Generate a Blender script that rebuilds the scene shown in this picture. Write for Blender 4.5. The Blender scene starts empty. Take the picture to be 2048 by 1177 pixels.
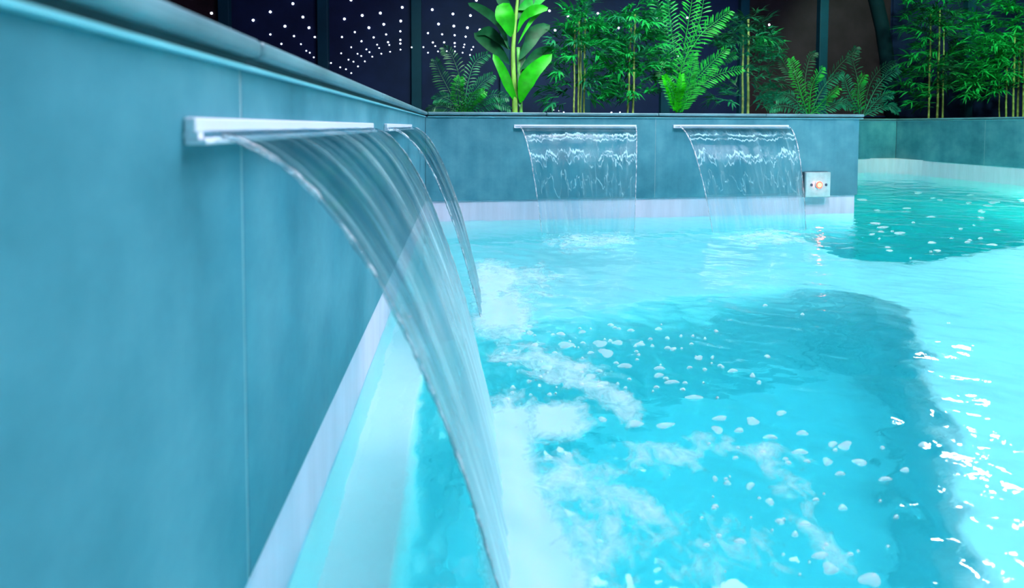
import bpy, bmesh, math, random
import numpy as np
from mathutils import Vector, Matrix
C = bpy.context.scene.collection
S = bpy.context.scene
R = random.Random(7)

# ------------------------------------------------------------------ camera, world, lamps, exposure
F, YAW, PIT, ROL, CY, CX, H = 930.0, .1105, .0334, .0025, 283.8, .167, .46
cs, sn = math.cos(YAW), math.sin(YAW)
FWD = np.array([sn*math.cos(PIT), cs*math.cos(PIT), -math.sin(PIT)])
_r = np.array([cs, -sn, 0.0]); _u = np.cross(_r, FWD)
RGT = _r*math.cos(ROL)+_u*math.sin(ROL); UPV = -_r*math.sin(ROL)+_u*math.cos(ROL)
EYE = np.array([CX, 0, H])
cd = bpy.data.cameras.new('camera'); cam = bpy.data.objects.new('camera', cd); C.objects.link(cam)
cd.sensor_width = 36; cd.lens = F/2048*36; cd.shift_y = -(588.5-CY)/2048
cam.matrix_world = Matrix(((RGT[0], UPV[0], -FWD[0], EYE[0]), (RGT[1], UPV[1], -FWD[1], EYE[1]), (RGT[2], UPV[2], -FWD[2], EYE[2]), (0, 0, 0, 1)))
cd.clip_start = .01
cd.dof.use_dof = True; cd.dof.focus_distance = 1.7; cd.dof.aperture_fstop = 4.5
S.camera = cam
w = bpy.data.worlds.new('world'); S.world = w; w.use_nodes = True
w.node_tree.nodes['Background'].inputs[0].default_value = (.10, .22, .42, 1)
w.node_tree.nodes['Background'].inputs[1].default_value = .10
S.view_settings.view_transform = 'Standard'; S.view_settings.look = 'None'
S.view_settings.exposure = 0.0; S.view_settings.gamma = 1; S.view_settings.use_curve_mapping = False
S.cycles.max_bounces = 10; S.cycles.diffuse_bounces = 4; S.cycles.transparent_max_bounces = 24
S.cycles.sample_clamp_indirect = 24
def lamp(name, kind, loc, power, col, size=.1, aim=None, spot=None, blend=.6):
    d = bpy.data.lights.new(name, kind); d.energy = power; d.color = col
    if kind == 'AREA': d.shape = 'DISK'; d.size = size
    else: d.shadow_soft_size = size
    if spot: d.spot_size = math.radians(spot); d.spot_blend = blend
    o = bpy.data.objects.new(name, d); C.objects.link(o); o.location = loc
    if aim is not None: o.rotation_euler = (Vector(aim)-Vector(loc)).to_track_quat('-Z', 'Y').to_euler()
    return o
CYAN = (1.30, .92, .90)
for p, e in (((.45, -1.0, -.06), 9), ((1.1, -.7, -.06), 6), ((1.9, -.4, -.06), 12), ((2.7, .5, -.06), 24), ((2.75, 1.25, -.06), 15), ((3.35, 1.75, -.06), 14), ((3.4, -1.2, -.06), 36)):
    lamp('pool_lamp', 'POINT', p, e, CYAN, .05)
lamp('pool_lamp', 'SPOT', (.12, -.45, -.10), 24, CYAN, .05, (1.1, .85, -.9), 58, .7)
lamp('pool_lamp', 'POINT', (2.5, 3.8, -.45), 12, (.10, 1.0, .62), .07)
lamp('pool_lamp', 'POINT', (4.3, 2.9, -.6), 12, (.10, 1.0, .68), .07)
COOL = (.92, .86, 1.0)
lamp('overhead_lamp', 'AREA', (1.0, .7, 2.7), 74, COOL, 1.0, (1.0, .8, 0))  # unseen disc, added to light the walls and pool floor
lamp('overhead_lamp', 'AREA', (2.6, .9, 2.8), 80, COOL, 1.0, (1.3, 1.2, 0))  # second added disc, unseen, for soft light from above
lamp('overhead_lamp', 'AREA', (1.2, 1.9, 2.8), 50, COOL, 1.0, (1.0, 1.5, 0))  # extra unseen disc, added to brighten the back bench
lamp('overhead_lamp', 'SPOT', (4.8, 3.6, 2.6), 30, (1, .93, .85), .10, (1.2, .8, 0), 60)
lamp('overhead_lamp', 'SPOT', (3.3, 2.6, 2.6), 44, (1.0, 1.0, .58), .10, (3.9, 4.2, .2), 70)  # unseen spot, added to tint the far wall and band
GRN = (.50, 1.0, .55)
for x, y, e in ((.60, 1.6, 300), (1.7, 1.7, 300)):
    lamp('garden_spot', 'SPOT', (x, y, 2.5), e, GRN, .12, (x+.2, 3.6, .95), 75, .6)
for x in (4.2, 5.8):
    lamp('garden_spot', 'SPOT', (x, 3.0, 2.6), 300, GRN, .12, (x+1.0, 4.9, 1.1), 70, .6)
for x, y, e in ((.55, 2.75, 10), (1.75, 2.75, 10)):
    lamp('planter_uplight', 'SPOT', (x, y, .50), e, GRN, .05, (x, 3.8, 1.05), 110, .9)

# ------------------------------------------------------------------ helpers
def at(u, v, axis, val):
    d = FWD*F + RGT*(u-1024) - UPV*(v-CY)
    return EYE + d*(val-EYE[axis])/d[axis]
def prop(o, **k):
    for a, b in k.items():
        if b is not None: o[a] = b
    return o
def mesh_obj(name, V, Fc, mat=None, parent=None, smooth=False, uv=None, link=True, **k):
    me = bpy.data.meshes.new(name)
    me.from_pydata([tuple(v) for v in V], [], [tuple(f) for f in Fc]); me.update()
    if uv is not None:
        l = me.uv_layers.new(name='UVMap'); idx = np.empty(len(me.loops), np.int32); me.loops.foreach_get('vertex_index', idx)
        l.data.foreach_set('uv', np.asarray(uv, np.float32)[idx].ravel())
    if smooth: me.polygons.foreach_set('use_smooth', [True]*len(me.polygons))
    if mat: me.materials.append(mat)
    o = bpy.data.objects.new(name, me)
    if link: C.objects.link(o)
    if parent: o.parent = parent
    return prop(o, **k)
def grid_obj(name, P, mat, parent=None, keep=None, uv=None, smooth=True, attrs=None, **k):
    """P: (n,m,3) array -> quad mesh"""
    n, m = P.shape[:2]
    i = np.arange(n*m).reshape(n, m)
    q = np.stack([i[:-1, :-1], i[1:, :-1], i[1:, 1:], i[:-1, 1:]], -1)
    q = q[keep] if keep is not None else q.reshape(-1, 4)
    used = np.unique(q); remap = np.full(n*m, -1, np.int64); remap[used] = np.arange(len(used)); q = remap[q]
    V = P.reshape(-1, 3)[used]
    me = raw_mesh(name, V, q)
    if uv is not None:
        l = me.uv_layers.new(name='UVMap'); l.data.foreach_set('uv', np.asarray(uv, np.float32).reshape(-1, 2)[used][q.ravel()].ravel())
    for an, arr in (attrs or {}).items():
        a = me.attributes.new(an, 'FLOAT', 'POINT'); a.data.foreach_set('value', arr.ravel()[used].astype(np.float32))
    if smooth: me.polygons.foreach_set('use_smooth', [True]*len(me.polygons))
    me.materials.append(mat)
    o = bpy.data.objects.new(name, me); C.objects.link(o)
    if parent: o.parent = parent
    return prop(o, **k)
def raw_mesh(name, V, q):
    me = bpy.data.meshes.new(name); nf = len(q)
    me.vertices.add(len(V)); me.vertices.foreach_set('co', np.asarray(V, np.float32).ravel())
    me.loops.add(nf*4); me.loops.foreach_set('vertex_index', np.asarray(q, np.int32).ravel())
    me.polygons.add(nf); me.polygons.foreach_set('loop_start', np.arange(0, nf*4, 4, dtype=np.int32))
    me.polygons.foreach_set('loop_total', np.full(nf, 4, np.int32)); me.update(calc_edges=True)
    return me
def box(name, lo, hi, mat, parent=None, bevel=0, seg=2, **k):
    bm = bmesh.new(); bmesh.ops.create_cube(bm, size=1)
    lo, hi = Vector(lo), Vector(hi)
    for v in bm.verts: v.co = Vector([(lo[i]+hi[i])/2 + v.co[i]*(hi[i]-lo[i]) for i in range(3)])
    if bevel: bmesh.ops.bevel(bm, geom=bm.edges[:], offset=bevel, segments=seg, profile=.5, affect='EDGES')
    me = bpy.data.meshes.new(name); bm.to_mesh(me); bm.free(); me.materials.append(mat)
    o = bpy.data.objects.new(name, me); C.objects.link(o)
    if parent: o.parent = parent
    return prop(o, **k)
def empty(name, loc, **k):
    o = bpy.data.objects.new(name, None); o.location = loc; C.objects.link(o); return prop(o, **k)
def local(pts, root): return [Vector(p)-root.location for p in pts]
def tube(pts, rad, n=8, cap=True):
    pts = [Vector(p) for p in pts]; V = []; Fc = []
    ref = Vector((.31, .87, .12))
    for i, p in enumerate(pts):
        t = (pts[min(i+1, len(pts)-1)]-pts[max(i-1, 0)]).normalized()
        a = t.cross(ref); a = a.normalized() if a.length > 1e-4 else Vector((1, 0, 0)); b = t.cross(a)
        r = rad[i] if hasattr(rad, '__len__') else rad
        for k in range(n): V.append(p + (a*math.cos(2*math.pi*k/n)+b*math.sin(2*math.pi*k/n))*r)
    for i in range(len(pts)-1):
        for k in range(n): Fc.append((i*n+k, i*n+(k+1) % n, (i+1)*n+(k+1) % n, (i+1)*n+k))
    if cap: Fc.append(tuple(range(n))[::-1]); Fc.append(tuple((len(pts)-1)*n+k for k in range(n)))
    return V, Fc
def lathe(prof, n=24, M=None):
    V = []; Fc = []
    for r, z in prof:
        for k in range(n): V.append(Vector((r*math.cos(2*math.pi*k/n), r*math.sin(2*math.pi*k/n), z)))
    for i in range(len(prof)-1):
        for k in range(n): Fc.append((i*n+k, i*n+(k+1) % n, (i+1)*n+(k+1) % n, (i+1)*n+k))
    Fc.append(tuple(range(n))[::-1]); Fc.append(tuple((len(prof)-1)*n+k for k in range(n)))
    if M: V = [M @ v for v in V]
    return V, Fc
# smooth value noise in numpy
def _hash(ix, iy, s):
    h = (ix.astype(np.int64)*374761393 + iy.astype(np.int64)*668265263 + s*974711) & 0x7fffffff
    h = ((h ^ (h >> 13))*1274126177) & 0x7fffffff
    return ((h ^ (h >> 16)) & 0xffff)/65535.0
def vnoise(x, y, s=0):
    ix, iy = np.floor(x), np.floor(y); fx, fy = x-ix, y-iy
    fx = fx*fx*fx*(fx*(fx*6-15)+10); fy = fy*fy*fy*(fy*(fy*6-15)+10)
    a, b, c, d = _hash(ix, iy, s), _hash(ix+1, iy, s), _hash(ix, iy+1, s), _hash(ix+1, iy+1, s)
    return (a*(1-fx)+b*fx)*(1-fy)+(c*(1-fx)+d*fx)*fy
def fbm(x, y, s=0, o=4):
    t = 0; a = .5
    for k in range(o): t = t+a*(vnoise(x, y, s+k*17)-.5)*2; x = x*2.03+3.1; y = y*2.03+7.7; a *= .5
    return t
def sstep(a, b, x):
    t = np.clip((x-a)/(b-a), 0, 1); return t*t*(3-2*t)

# ------------------------------------------------------------------ materials
class NT:
    def __init__(s, name):
        s.m = bpy.data.materials.new(name); s.m.use_nodes = True; s.t = s.m.node_tree; s.t.nodes.clear()
        s.out = s.n('ShaderNodeOutputMaterial')
    def n(s, kind, **k):
        o = s.t.nodes.new(kind)
        for a, b in k.items():
            if a.startswith('i_'): o.inputs[a[2:].replace('_', ' ')].default_value = b
            else: setattr(o, a, b)
        return o
    def l(s, a, b): s.t.links.new(a, b)
    def noise(s, scale, vec=None, detail=4, rough=.5, dist=0):
        o = s.n('ShaderNodeTexNoise', i_Scale=scale, i_Detail=detail, i_Roughness=rough, i_Distortion=dist)
        if vec is not None: s.l(vec, o.inputs['Vector'])
        return o.outputs['Fac']
    def coord(s, kind='Object', scale=(1, 1, 1), loc=(0, 0, 0)):
        c = s.n('ShaderNodeTexCoord'); m = s.n('ShaderNodeMapping'); m.inputs['Scale'].default_value = scale; m.inputs['Location'].default_value = loc
        s.l(c.outputs[kind], m.inputs['Vector']); return m.outputs['Vector']
    def ramp(s, fac, stops):
        r = s.n('ShaderNodeValToRGB'); e = r.color_ramp.elements
        while len(e) < len(stops): e.new(.5)
        for x, (p, c) in zip(e, stops): x.position = p; x.color = (*c, 1) if len(c) == 3 else c
        s.l(fac, r.inputs['Fac']); return r.outputs['Color']
    def math(s, op, a, b=None, clamp=False):
        o = s.n('ShaderNodeMath', operation=op, use_clamp=clamp)
        for i, v in enumerate((a, b)):
            if v is None: continue
            if isinstance(v, (int, float)): o.inputs[i].default_value = v
            else: s.l(v, o.inputs[i])
        return o.outputs[0]
    def bump(s, h, strength, dist=.01):
        b = s.n('ShaderNodeBump', i_Strength=strength, i_Distance=dist); s.l(h, b.inputs['Height']); return b.outputs['Normal']
    def bsdf(s, col, rough=.5, metal=0, normal=None, spec=.5, **k):
        b = s.n('ShaderNodeBsdfPrincipled'); b.inputs['Metallic'].default_value = metal; b.inputs['Specular IOR Level'].default_value = spec
        for nm, v in (('Base Color', col), ('Roughness', rough)):
            if isinstance(v, (int, float)): b.inputs[nm].default_value = v
            elif isinstance(v, tuple): b.inputs[nm].default_value = (*v, 1)
            else: s.l(v, b.inputs[nm])
        if normal is not None: s.l(normal, b.inputs['Normal'])
        for a, v in k.items(): b.inputs[a.replace('_', ' ')].default_value = v
        return b.outputs[0]
    def done(s, sh): s.l(sh, s.out.inputs['Surface']); return s.m

def m_tile():
    t = NT('stone_tile'); v = t.coord('Object'); vs = t.coord('Object', (14, 14, .9))
    a = t.noise(5.5, v, 6, .62); b = t.noise(1, vs, 4, .6); c = t.noise(60, v, 3, .6)
    h = t.math('ADD', t.math('MULTIPLY', a, .7), t.math('MULTIPLY', b, .3))
    col = t.ramp(h, [(.36, (.034, .180, .240)), (.5, (.058, .247, .318)), (.64, (.095, .322, .395))])
    ro = t.math('ADD', t.math('MULTIPLY', b, .35), .30)
    n = t.bump(t.math('ADD', a, t.math('MULTIPLY', c, .35)), .25, .004)
    return t.done(t.bsdf(col, ro, 0, n, .4))
def m_simple(name, col, rough=.5, metal=0, var=.12, scale=12, bump=.1, spec=.5, stretch=(1, 1, 1)):
    t = NT(name); v = t.coord('Object', stretch); a = t.noise(scale, v, 5, .6)
    lo = tuple(max(c*(1-var*2), 0) for c in col); hi = tuple(min(c*(1+var*2), 1) for c in col)
    return t.done(t.bsdf(t.ramp(a, [(.3, lo), (.7, hi)]), rough, metal, t.bump(a, bump, .003), spec))
def m_emit(name, col, strength):
    t = NT(name); e = t.n('ShaderNodeEmission'); e.inputs[0].default_value = (*col, 1); e.inputs[1].default_value = strength
    return t.done(e.outputs[0])
def m_leaf(name, col, rough=.45, trans=.25):
    t = NT(name); v = t.coord('Object'); a = t.noise(18, v, 3)
    ramp = t.ramp(a, [(.3, tuple(c*.72 for c in col)), (.7, tuple(min(1, c*1.25) for c in col))])
    p = t.bsdf(ramp, rough, 0, None, .35)
    tr = t.n('ShaderNodeBsdfTranslucent'); t.l(ramp, tr.inputs[0])
    mx = t.n('ShaderNodeMixShader'); mx.inputs[0].default_value = trans; t.l(p, mx.inputs[1]); t.l(tr.outputs[0], mx.inputs[2])
    return t.done(mx.outputs[0])
def m_water():
    t = NT('pool_water'); v = t.coord('Object', (1, 1.6, 1))
    h = t.noise(26, v, 3, .55, .4)
    g = t.n('ShaderNodeBsdfGlass', i_IOR=1.333, i_Roughness=0.0); g.inputs['Color'].default_value = (1, 1, 1, 1)
    t.l(t.bump(h, .12, .006), g.inputs['Normal'])
    ab = t.n('ShaderNodeVolumeAbsorption'); ab.inputs['Color'].default_value = (.0, .91, .935, 1); ab.inputs['Density'].default_value = 1.28
    t.l(ab.outputs[0], t.out.inputs['Volume'])
    return t.done(g.outputs[0])
def m_foam():
    t = NT('foam'); at_ = t.n('ShaderNodeAttribute', attribute_name='foam'); v = t.coord('Object')
    a = t.noise(38, v, 6, .68, .8); b = t.noise(9, v, 4, .6, .5)
    k = t.math('ADD', t.math('MULTIPLY', a, .7), t.math('MULTIPLY', b, .5))     # about .6 in the middle
    x = t.math('ADD', at_.outputs['Fac'], t.math('SUBTRACT', k, .98))
    al = t.math('MULTIPLY', t.math('MULTIPLY', x, 3.4, True), .94)
    d = t.n('ShaderNodeBsdfDiffuse'); d.inputs[0].default_value = (.76, .92, .96, 1)
    tl = t.n('ShaderNodeBsdfTranslucent'); tl.inputs[0].default_value = (.88, .95, .98, 1)
    m0 = t.n('ShaderNodeMixShader'); m0.inputs[0].default_value = .68; t.l(d.outputs[0], m0.inputs[1]); t.l(tl.outputs[0], m0.inputs[2])
    tr = t.n('ShaderNodeBsdfTransparent'); mx = t.n('ShaderNodeMixShader')
    t.l(al, mx.inputs[0]); t.l(tr.outputs[0], mx.inputs[1]); t.l(m0.outputs[0], mx.inputs[2])
    return t.done(mx.outputs[0])
def m_fleck():
    t = NT('foam_fleck')
    d = t.n('ShaderNodeBsdfDiffuse'); d.inputs[0].default_value = (.9, .95, .97, 1)
    tl = t.n('ShaderNodeBsdfTranslucent'); tl.inputs[0].default_value = (.88, .95, .98, 1)
    m0 = t.n('ShaderNodeMixShader'); m0.inputs[0].default_value = .68; t.l(d.outputs[0], m0.inputs[1]); t.l(tl.outputs[0], m0.inputs[2])
    tr = t.n('ShaderNodeBsdfTransparent'); mx = t.n('ShaderNodeMixShader'); mx.inputs[0].default_value = .55
    t.l(tr.outputs[0], mx.inputs[1]); t.l(m0.outputs[0], mx.inputs[2])
    return t.done(mx.outputs[0])
def m_sheet(name, across, along, white_top, white_low, zig_glint=0.0, tint=(.60, .86, .91), refr=.32, off=0):
    """falling water: clear film with flow-wise streaks that turns to white water lower down"""
    t = NT(name); uv = t.coord('UV', (across, along, 1)); uv2 = t.coord('UV', (across*.35, along*.6, 1), (3, 1, 0)); uvp = t.coord('UV')
    sep = t.n('ShaderNodeSeparateXYZ'); t.l(uvp, sep.inputs[0]); V = sep.outputs['Y']
    a = t.noise(1, uv, 3, .6, .15); b = t.noise(1, uv2, 3, .6, .3)
    st = t.math('ADD', t.math('MULTIPLY', a, .55), t.math('MULTIPLY', b, .45))
    streak = t.ramp(st, [(.50, (0, 0, 0)), (.60, (.35,)*3), (.68, (1, 1, 1))])
    low = t.math('MULTIPLY', V, V)
    amt = t.math('ADD', t.math('MULTIPLY', streak, white_top), t.math('MULTIPLY', low, white_low), True)
    if zig_glint:  # ripple highlights painted as broken white zigzag lines
        n1 = t.noise(1, t.coord('UV', (15, 2.0, 1), (5+off, 2, 0)), 3, .7); brk = t.ramp(t.noise(1, t.coord('UV', (6, 5, 1), (9+off*.7, 4, 0)), 3, .6), [(.36, (.08,)*3), (.52, (1, 1, 1))])
        for V0, A, wd, k in ((.10, .14, .016, .8), (.145, .16, .012, .7), (.30, .34, .020, 1.0), (.36, .44, .014, .6), (.55, .80, .016, .35)):
            dd = t.math('ABSOLUTE', t.math('SUBTRACT', t.math('SUBTRACT', V, V0), t.math('MULTIPLY', t.math('SUBTRACT', n1, .5), A)))
            ln = t.ramp(dd, [(0, (k*zig_glint,)*3), (wd, (0, 0, 0))])
            amt = t.math('ADD', amt, t.math('MULTIPLY', ln, brk), True)
    nb = t.bump(st, .5, .01)
    tr = t.n('ShaderNodeBsdfTransparent'); t.l(t.ramp(b, [(.40, tint), (.55, (.95, .985, .99))]), tr.inputs[0])
    rf = t.n('ShaderNodeBsdfRefraction', i_Roughness=.16, i_IOR=1.14); t.l(t.ramp(b, [(.40, tint), (.55, (.95, .985, .99))]), rf.inputs[0]); t.l(nb, rf.inputs['Normal'])
    mt = t.n('ShaderNodeMixShader'); mt.inputs[0].default_value = refr; t.l(tr.outputs[0], mt.inputs[1]); t.l(rf.outputs[0], mt.inputs[2])
    gl = t.n('ShaderNodeBsdfGlossy', i_Roughness=.06); t.l(nb, gl.inputs['Normal'])
    fr = t.n('ShaderNodeFresnel', i_IOR=1.33); t.l(nb, fr.inputs['Normal'])
    m1 = t.n('ShaderNodeMixShader'); t.l(t.math('MULTIPLY', fr.outputs[0], .13), m1.inputs[0]); t.l(mt.outputs[0], m1.inputs[1]); t.l(gl.outputs[0], m1.inputs[2])
    d = t.n('ShaderNodeBsdfDiffuse'); d.inputs[0].default_value = (.62, .96, 1.0, 1)  # cyan of the lit pool behind is put into this white
    tl = t.n('ShaderNodeBsdfTranslucent'); tl.inputs[0].default_value = (.62, .96, 1.0, 1)
    m2 = t.n('ShaderNodeMixShader'); m2.inputs[0].default_value = .5; t.l(d.outputs[0], m2.inputs[1]); t.l(tl.outputs[0], m2.inputs[2])
    m3 = t.n('ShaderNodeMixShader'); t.l(amt, m3.inputs[0]); t.l(m1.outputs[0], m3.inputs[1]); t.l(m2.outputs[0], m3.inputs[2])
    return t.done(m3.outputs[0])

M_TILE = m_tile()
M_CORE = m_simple('concrete', (.16, .19, .20), .8)
M_GROUT = m_simple('pale_grout', (.24, .40, .44), .7)
M_COPE = m_simple('coping_stone', (.13, .28, .33), .35, 0, .15, 7)
M_TRIM = m_simple('cyan_sheen_trim', (.30, .78, .90), .3, .15, .05)  # bright cyan reflection is put into the trim's colour
M_LINER = m_simple('white_liner', (.80, .83, .86), .45, 0, .02, 5, .02)
M_BAND = m_simple('periwinkle_band', (.66, .67, .79), .45, 0, .04, 5, .02, .5, (6, 6, .6))
M_PLASTIC = m_simple('white_acrylic', (.66, .74, .84), .3, 0, .02, 5, .02)
M_SLOT = m_simple('slot_dark', (.10, .42, .52), .5)
M_CHROME = m_simple('brushed_steel', (.52, .66, .67), .35, .5, .06, 40, .1)
M_SCREW = m_simple('dark_screw', (.05, .12, .18), .35, .5)
M_SHADE_MORTAR = m_simple('shade_and_mortar', (.02, .06, .08), .6)  # dark tone for the mortar bed and the plate's built-in shadow
M_NAVY = m_simple('navy_panel', (.009, .016, .072), .65, 0, .12, 3, .05, .12)
M_BROWN = m_simple('brown_black_panel', (.026, .013, .023), .65, 0, .15, 3, .05, .12)
M_RIB = m_simple('painted_rib', (.004, .040, .085), .6, 0, .08, 3, .05, .15)
M_ARCH = m_simple('dark_arch', (.003, .016, .030), .8, 0, .1, 5, .05, .08)
M_SOIL = m_simple('dark_bed', (.012, .014, .014), .9, 0, .3, 20)
M_STAR = m_emit('star_point', (.80, .90, 1.0), 5)
M_RED = m_emit('red_ring', (1.0, .10, .07), 3.5)
M_WARM = m_emit('warm_button', (1.0, .62, .42), 1.6)
M_WATER = m_water(); M_FOAM = m_foam(); M_FLECK = m_fleck()

# ------------------------------------------------------------------ pool shell
YB, XE, YF, XR, YN = 2.25, 2.27, 4.25, 4.553, -1.5      # block face, block end, far wall, right wall, near wall
ZT, ZBT = .506, .099                                      # tile top, tile bottom
FOOT = [(.085, -.3), (.085, .71), (.085, .86), (.085, 1.02), (.085, 1.17), (.11, 1.31), (.23, 1.41), (.59, 1.47), (.81, 1.5), (1.09, 1.535), (1.38, 1.54), (1.51, 1.50), (1.56, 1.42), (1.56, 1.34), (1.49, 1.24), (1.33, 1.08), (1.25, .97), (1.16, .87), (1.05, .76), (.98, .68), (.90, .59), (.80, .42), (.70, .1), (.62, -.3)]
def sdist(x, y, poly):
    d = np.full(x.shape, 1e9); ins = np.zeros(x.shape, bool); n = len(poly)
    for i in range(n):
        (x0, y0), (x1, y1) = poly[i], poly[(i+1) % n]
        ex, ey = x1-x0, y1-y0; t = np.clip(((x-x0)*ex+(y-y0)*ey)/(ex*ex+ey*ey), 0, 1)
        d = np.minimum(d, np.hypot(x-x0-t*ex, y-y0-t*ey))
        c = ((y0 > y) != (y1 > y)) & (x < (x1-x0)*(y-y0)/((y1-y0) if y1 != y0 else 1e-9)+x0); ins ^= c
    return np.where(ins, -d, d)
gx = np.concatenate([np.arange(-.06, .18, .006), np.arange(.18, XR+.08, .02)]); gy = np.arange(YN-.06, YF+.08, .02)
X, Y = np.meshgrid(gx, gy, indexing='ij')
DEEP2 = [(1.95, 6), (1.85, 1.95), (1.84, 1.77), (1.95, 1.72), (2.25, 1.76), (2.45, 1.80), (2.82, 1.90), (6, 2.6), (6, 6)]
zb = -.40 - .58*sstep(.015, -.02, sdist(X, Y, FOOT)) - .75*sstep(.015, -.02, sdist(X, Y, DEEP2))
led = -.17-1.3*sstep(.086, .098, X)-1.3*sstep(1.38, 1.42, Y)
zb = np.maximum(zb, led)
grid_obj('floor', np.stack([X, Y, zb], -1), M_LINER, None, None, None, True, None, kind='structure')

def wall(name, lo, hi):        # core of a wall in concrete, its liner in one skin
    return box(name, lo, hi, M_CORE, None, kind='structure')
def tiles(parent, axis, plane, sgn, cuts, z0, z1, th=.012, back=None):
    """tile slabs along an axis, joints recessed and grouted"""
    for a, b in zip(cuts[:-1], cuts[1:]):
        a2, b2 = a+.0011, b-.0011
        if axis == 'y': lo, hi = (min(plane, plane-sgn*th), a2, z0), (max(plane, plane-sgn*th), b2, z1)
        else: lo, hi = (a2, min(plane, plane-sgn*th), z0), (b2, max(plane, plane-sgn*th), z1)
        box('tile', lo, hi, M_TILE, parent, .0012)
    for c in cuts[1:-1]:
        p0, p1 = plane-sgn*th, plane-sgn*.0006
        if axis == 'y': lo, hi = (min(p0, p1), c-.0011, z0), (max(p0, p1), c+.0011, z1)
        else: lo, hi = (c-.0011, min(p0, p1), z0), (c+.0011, max(p0, p1), z1)
        box('grout_line', lo, hi, M_GROUT, parent)
def liner(parent, lo, hi):
    box('liner_skin', lo, (hi[0], hi[1], -.012), M_LINER, parent)
    return box('waterline_band', (lo[0], lo[1], -.012), hi, M_BAND, parent)
# left wall
wl = wall('wall_left', (-.40, YN, -1.3), (-.016, YF+.3, ZT))
tiles(wl, 'y', 0, 1, [YN, -.77, .378, 1.52, YB], ZBT, ZT-.003, .016)
liner(wl, (-.016, YN, -1.25), (-.006, YB, ZBT+.004))
# raised block
wb = wall('wall_back', (-.016, YB+.016, -1.3), (XE-.016, YB+.42, ZT))
tiles(wb, 'x', YB, -1, [0, 1.145, XE], ZBT, ZT-.003, .016)
liner(wb, (-.006, YB+.006, -1.25), (XE-.012, YB+.016, ZBT+.004))
box('tile', (XE-.016, YB+.001, ZBT), (XE, YF, ZT-.003), M_TILE, wb, .0012)
liner(wb, (XE-.018, YB+.01, -1.25), (XE-.008, YF, ZBT+.004))
# far and right walls of the pool
wf = wall('wall_far', (XE-.2, YF+.016, -1.3), (XR+.5, YF+.2, ZT+.004))
tiles(wf, 'x', YF, -1, [XE, 3.40, XR], .141, .52, .016)
liner(wf, (XE-.02, YF+.006, -1.25), (XR+.02, YF+.016, .146))
wr = wall('wall_right', (XR+.016, YN, -1.3), (XR+.2, YF+.016, ZT+.004))
tiles(wr, 'y', XR, -1, [YN, -.6, .55, 1.70, 2.83, 3.45, YF], .141, .52, .016)
liner(wr, (XR+.006, YN, -1.25), (XR+.016, YF, .146))
wn = wall('wall_front', (-.4, YN-.2, -1.3), (XR+.2, YN-.012, ZT+.004))
tiles(wn, 'x', YN, 1, [0, 1.14, 2.28, 3.42, XR], ZBT, ZT-.003, .012)
liner(wn, (-.02, YN-.012, -1.25), (XR+.02, YN-.004, ZBT+.004))
# rounded inner corner of the liner between far and right walls
vv, ff = [], []
for k in range(9):
    a = k/8*math.pi/2; r = .35
    vv += [(XR-r+r*math.sin(a)+.006, YF-r+r*math.cos(a)+.006, -1.2), (XR-r+r*math.sin(a)+.006, YF-r+r*math.cos(a)+.006, .146)]
for k in range(8): ff.append((2*k, 2*k+1, 2*k+3, 2*k+2))
ff.append(tuple(2*k+1 for k in range(9))+(18,)); vv.append((XR+.01, YF+.01, .146))
mesh_obj('liner_corner', vv, ff, M_BAND, wf)

# coping slabs: trim strip coloured with a cyan reflection, dark bed, rounded slab with a nose
def coping(parent, axis, face, sgn, cuts, depth, z0=ZT-.003):
    """face: tile face; the nose overhangs to face+sgn*.013"""
    a0, a1 = cuts[0], cuts[-1]
    def B(name, q0, q1, z0, z1, a, b, mat, bev=0, seg=2):
        q = sorted((q0, q1))
        lo, hi = ((q[0], a, z0), (q[1], b, z1)) if axis == 'y' else ((a, q[0], z0), (b, q[1], z1))
        return box(name, lo, hi, mat, parent, bev, seg)
    B('edge_trim', face+sgn*.005, face-sgn*.05, z0, z0+.0035, a0, a1, M_TRIM, .0009)
    B('mortar_bed', face+sgn*.001, face-sgn*.05, z0+.0035, z0+.010, a0, a1, M_SHADE_MORTAR)
    for a, b in zip(cuts[:-1], cuts[1:]):
        B('coping_slab', face+sgn*.012, face-sgn*depth, z0+.010, z0+.0245, a+.001, b-.001, M_COPE, .005, 3)
coping(wl, 'y', 0, 1, [YN, -.75, -.18, .39, .96, 1.53, YB+.0], .38)
coping(wb, 'x', YB, -1, [.012, .584, 1.155, 1.733, XE+.02], .40)
coping(wf, 'x', YF, -1, [XE, 2.9, 3.5, 4.1, XR-.012], .18, .521)
coping(wr, 'y', XR, -1, [YN, -.9, -.3, .3, .9, 1.5, 2.1, 2.7, 3.3, 3.9, YF+.02], .18, .521)

# planter beds and dark rear room wall with ribs, panels and star points
bed = box('floor_planter', (-.40, YB+.42, .30), (XE-.018, 5.15, .50), M_SOIL, None, kind='structure')
box('floor_bed', (XE-.018, YF+.2, .30), (9.5, 5.15, .50), M_SOIL, None, kind='structure')
box('floor_outer', (-6, 5.15, .20), (9.5, 6.2, .30), M_SOIL, None, kind='structure')
box('floor_side', (-6, -1.5, .20), (-.40, 5.15, .30), M_SOIL, None, kind='structure')
WY = 5.2
rear = box('wall_rear', (-6, WY+.06, .2), (9.5, WY+.2, 3.6), M_NAVY, None, kind='structure')
ribs = [-4.6, -3.45, -2.28, -1.29, -.31, .66, 1.585, 2.53, 3.495, 4.505, 5.46, 6.5, 7.6, 9.4]
for a, b in zip(ribs[:-1], ribs[1:]):
    i = ribs.index(a)
    mat = M_BROWN if i in (1, 8, 9) else M_NAVY
    box('panel', (a+.02, WY+.03, .3), (b-.02, WY+.062, 3.6), mat, rear, .004)
    box('panel_rail', (a+.02, WY+.012, .585), (b-.02, WY+.032, .60), M_NAVY, rear)
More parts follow.
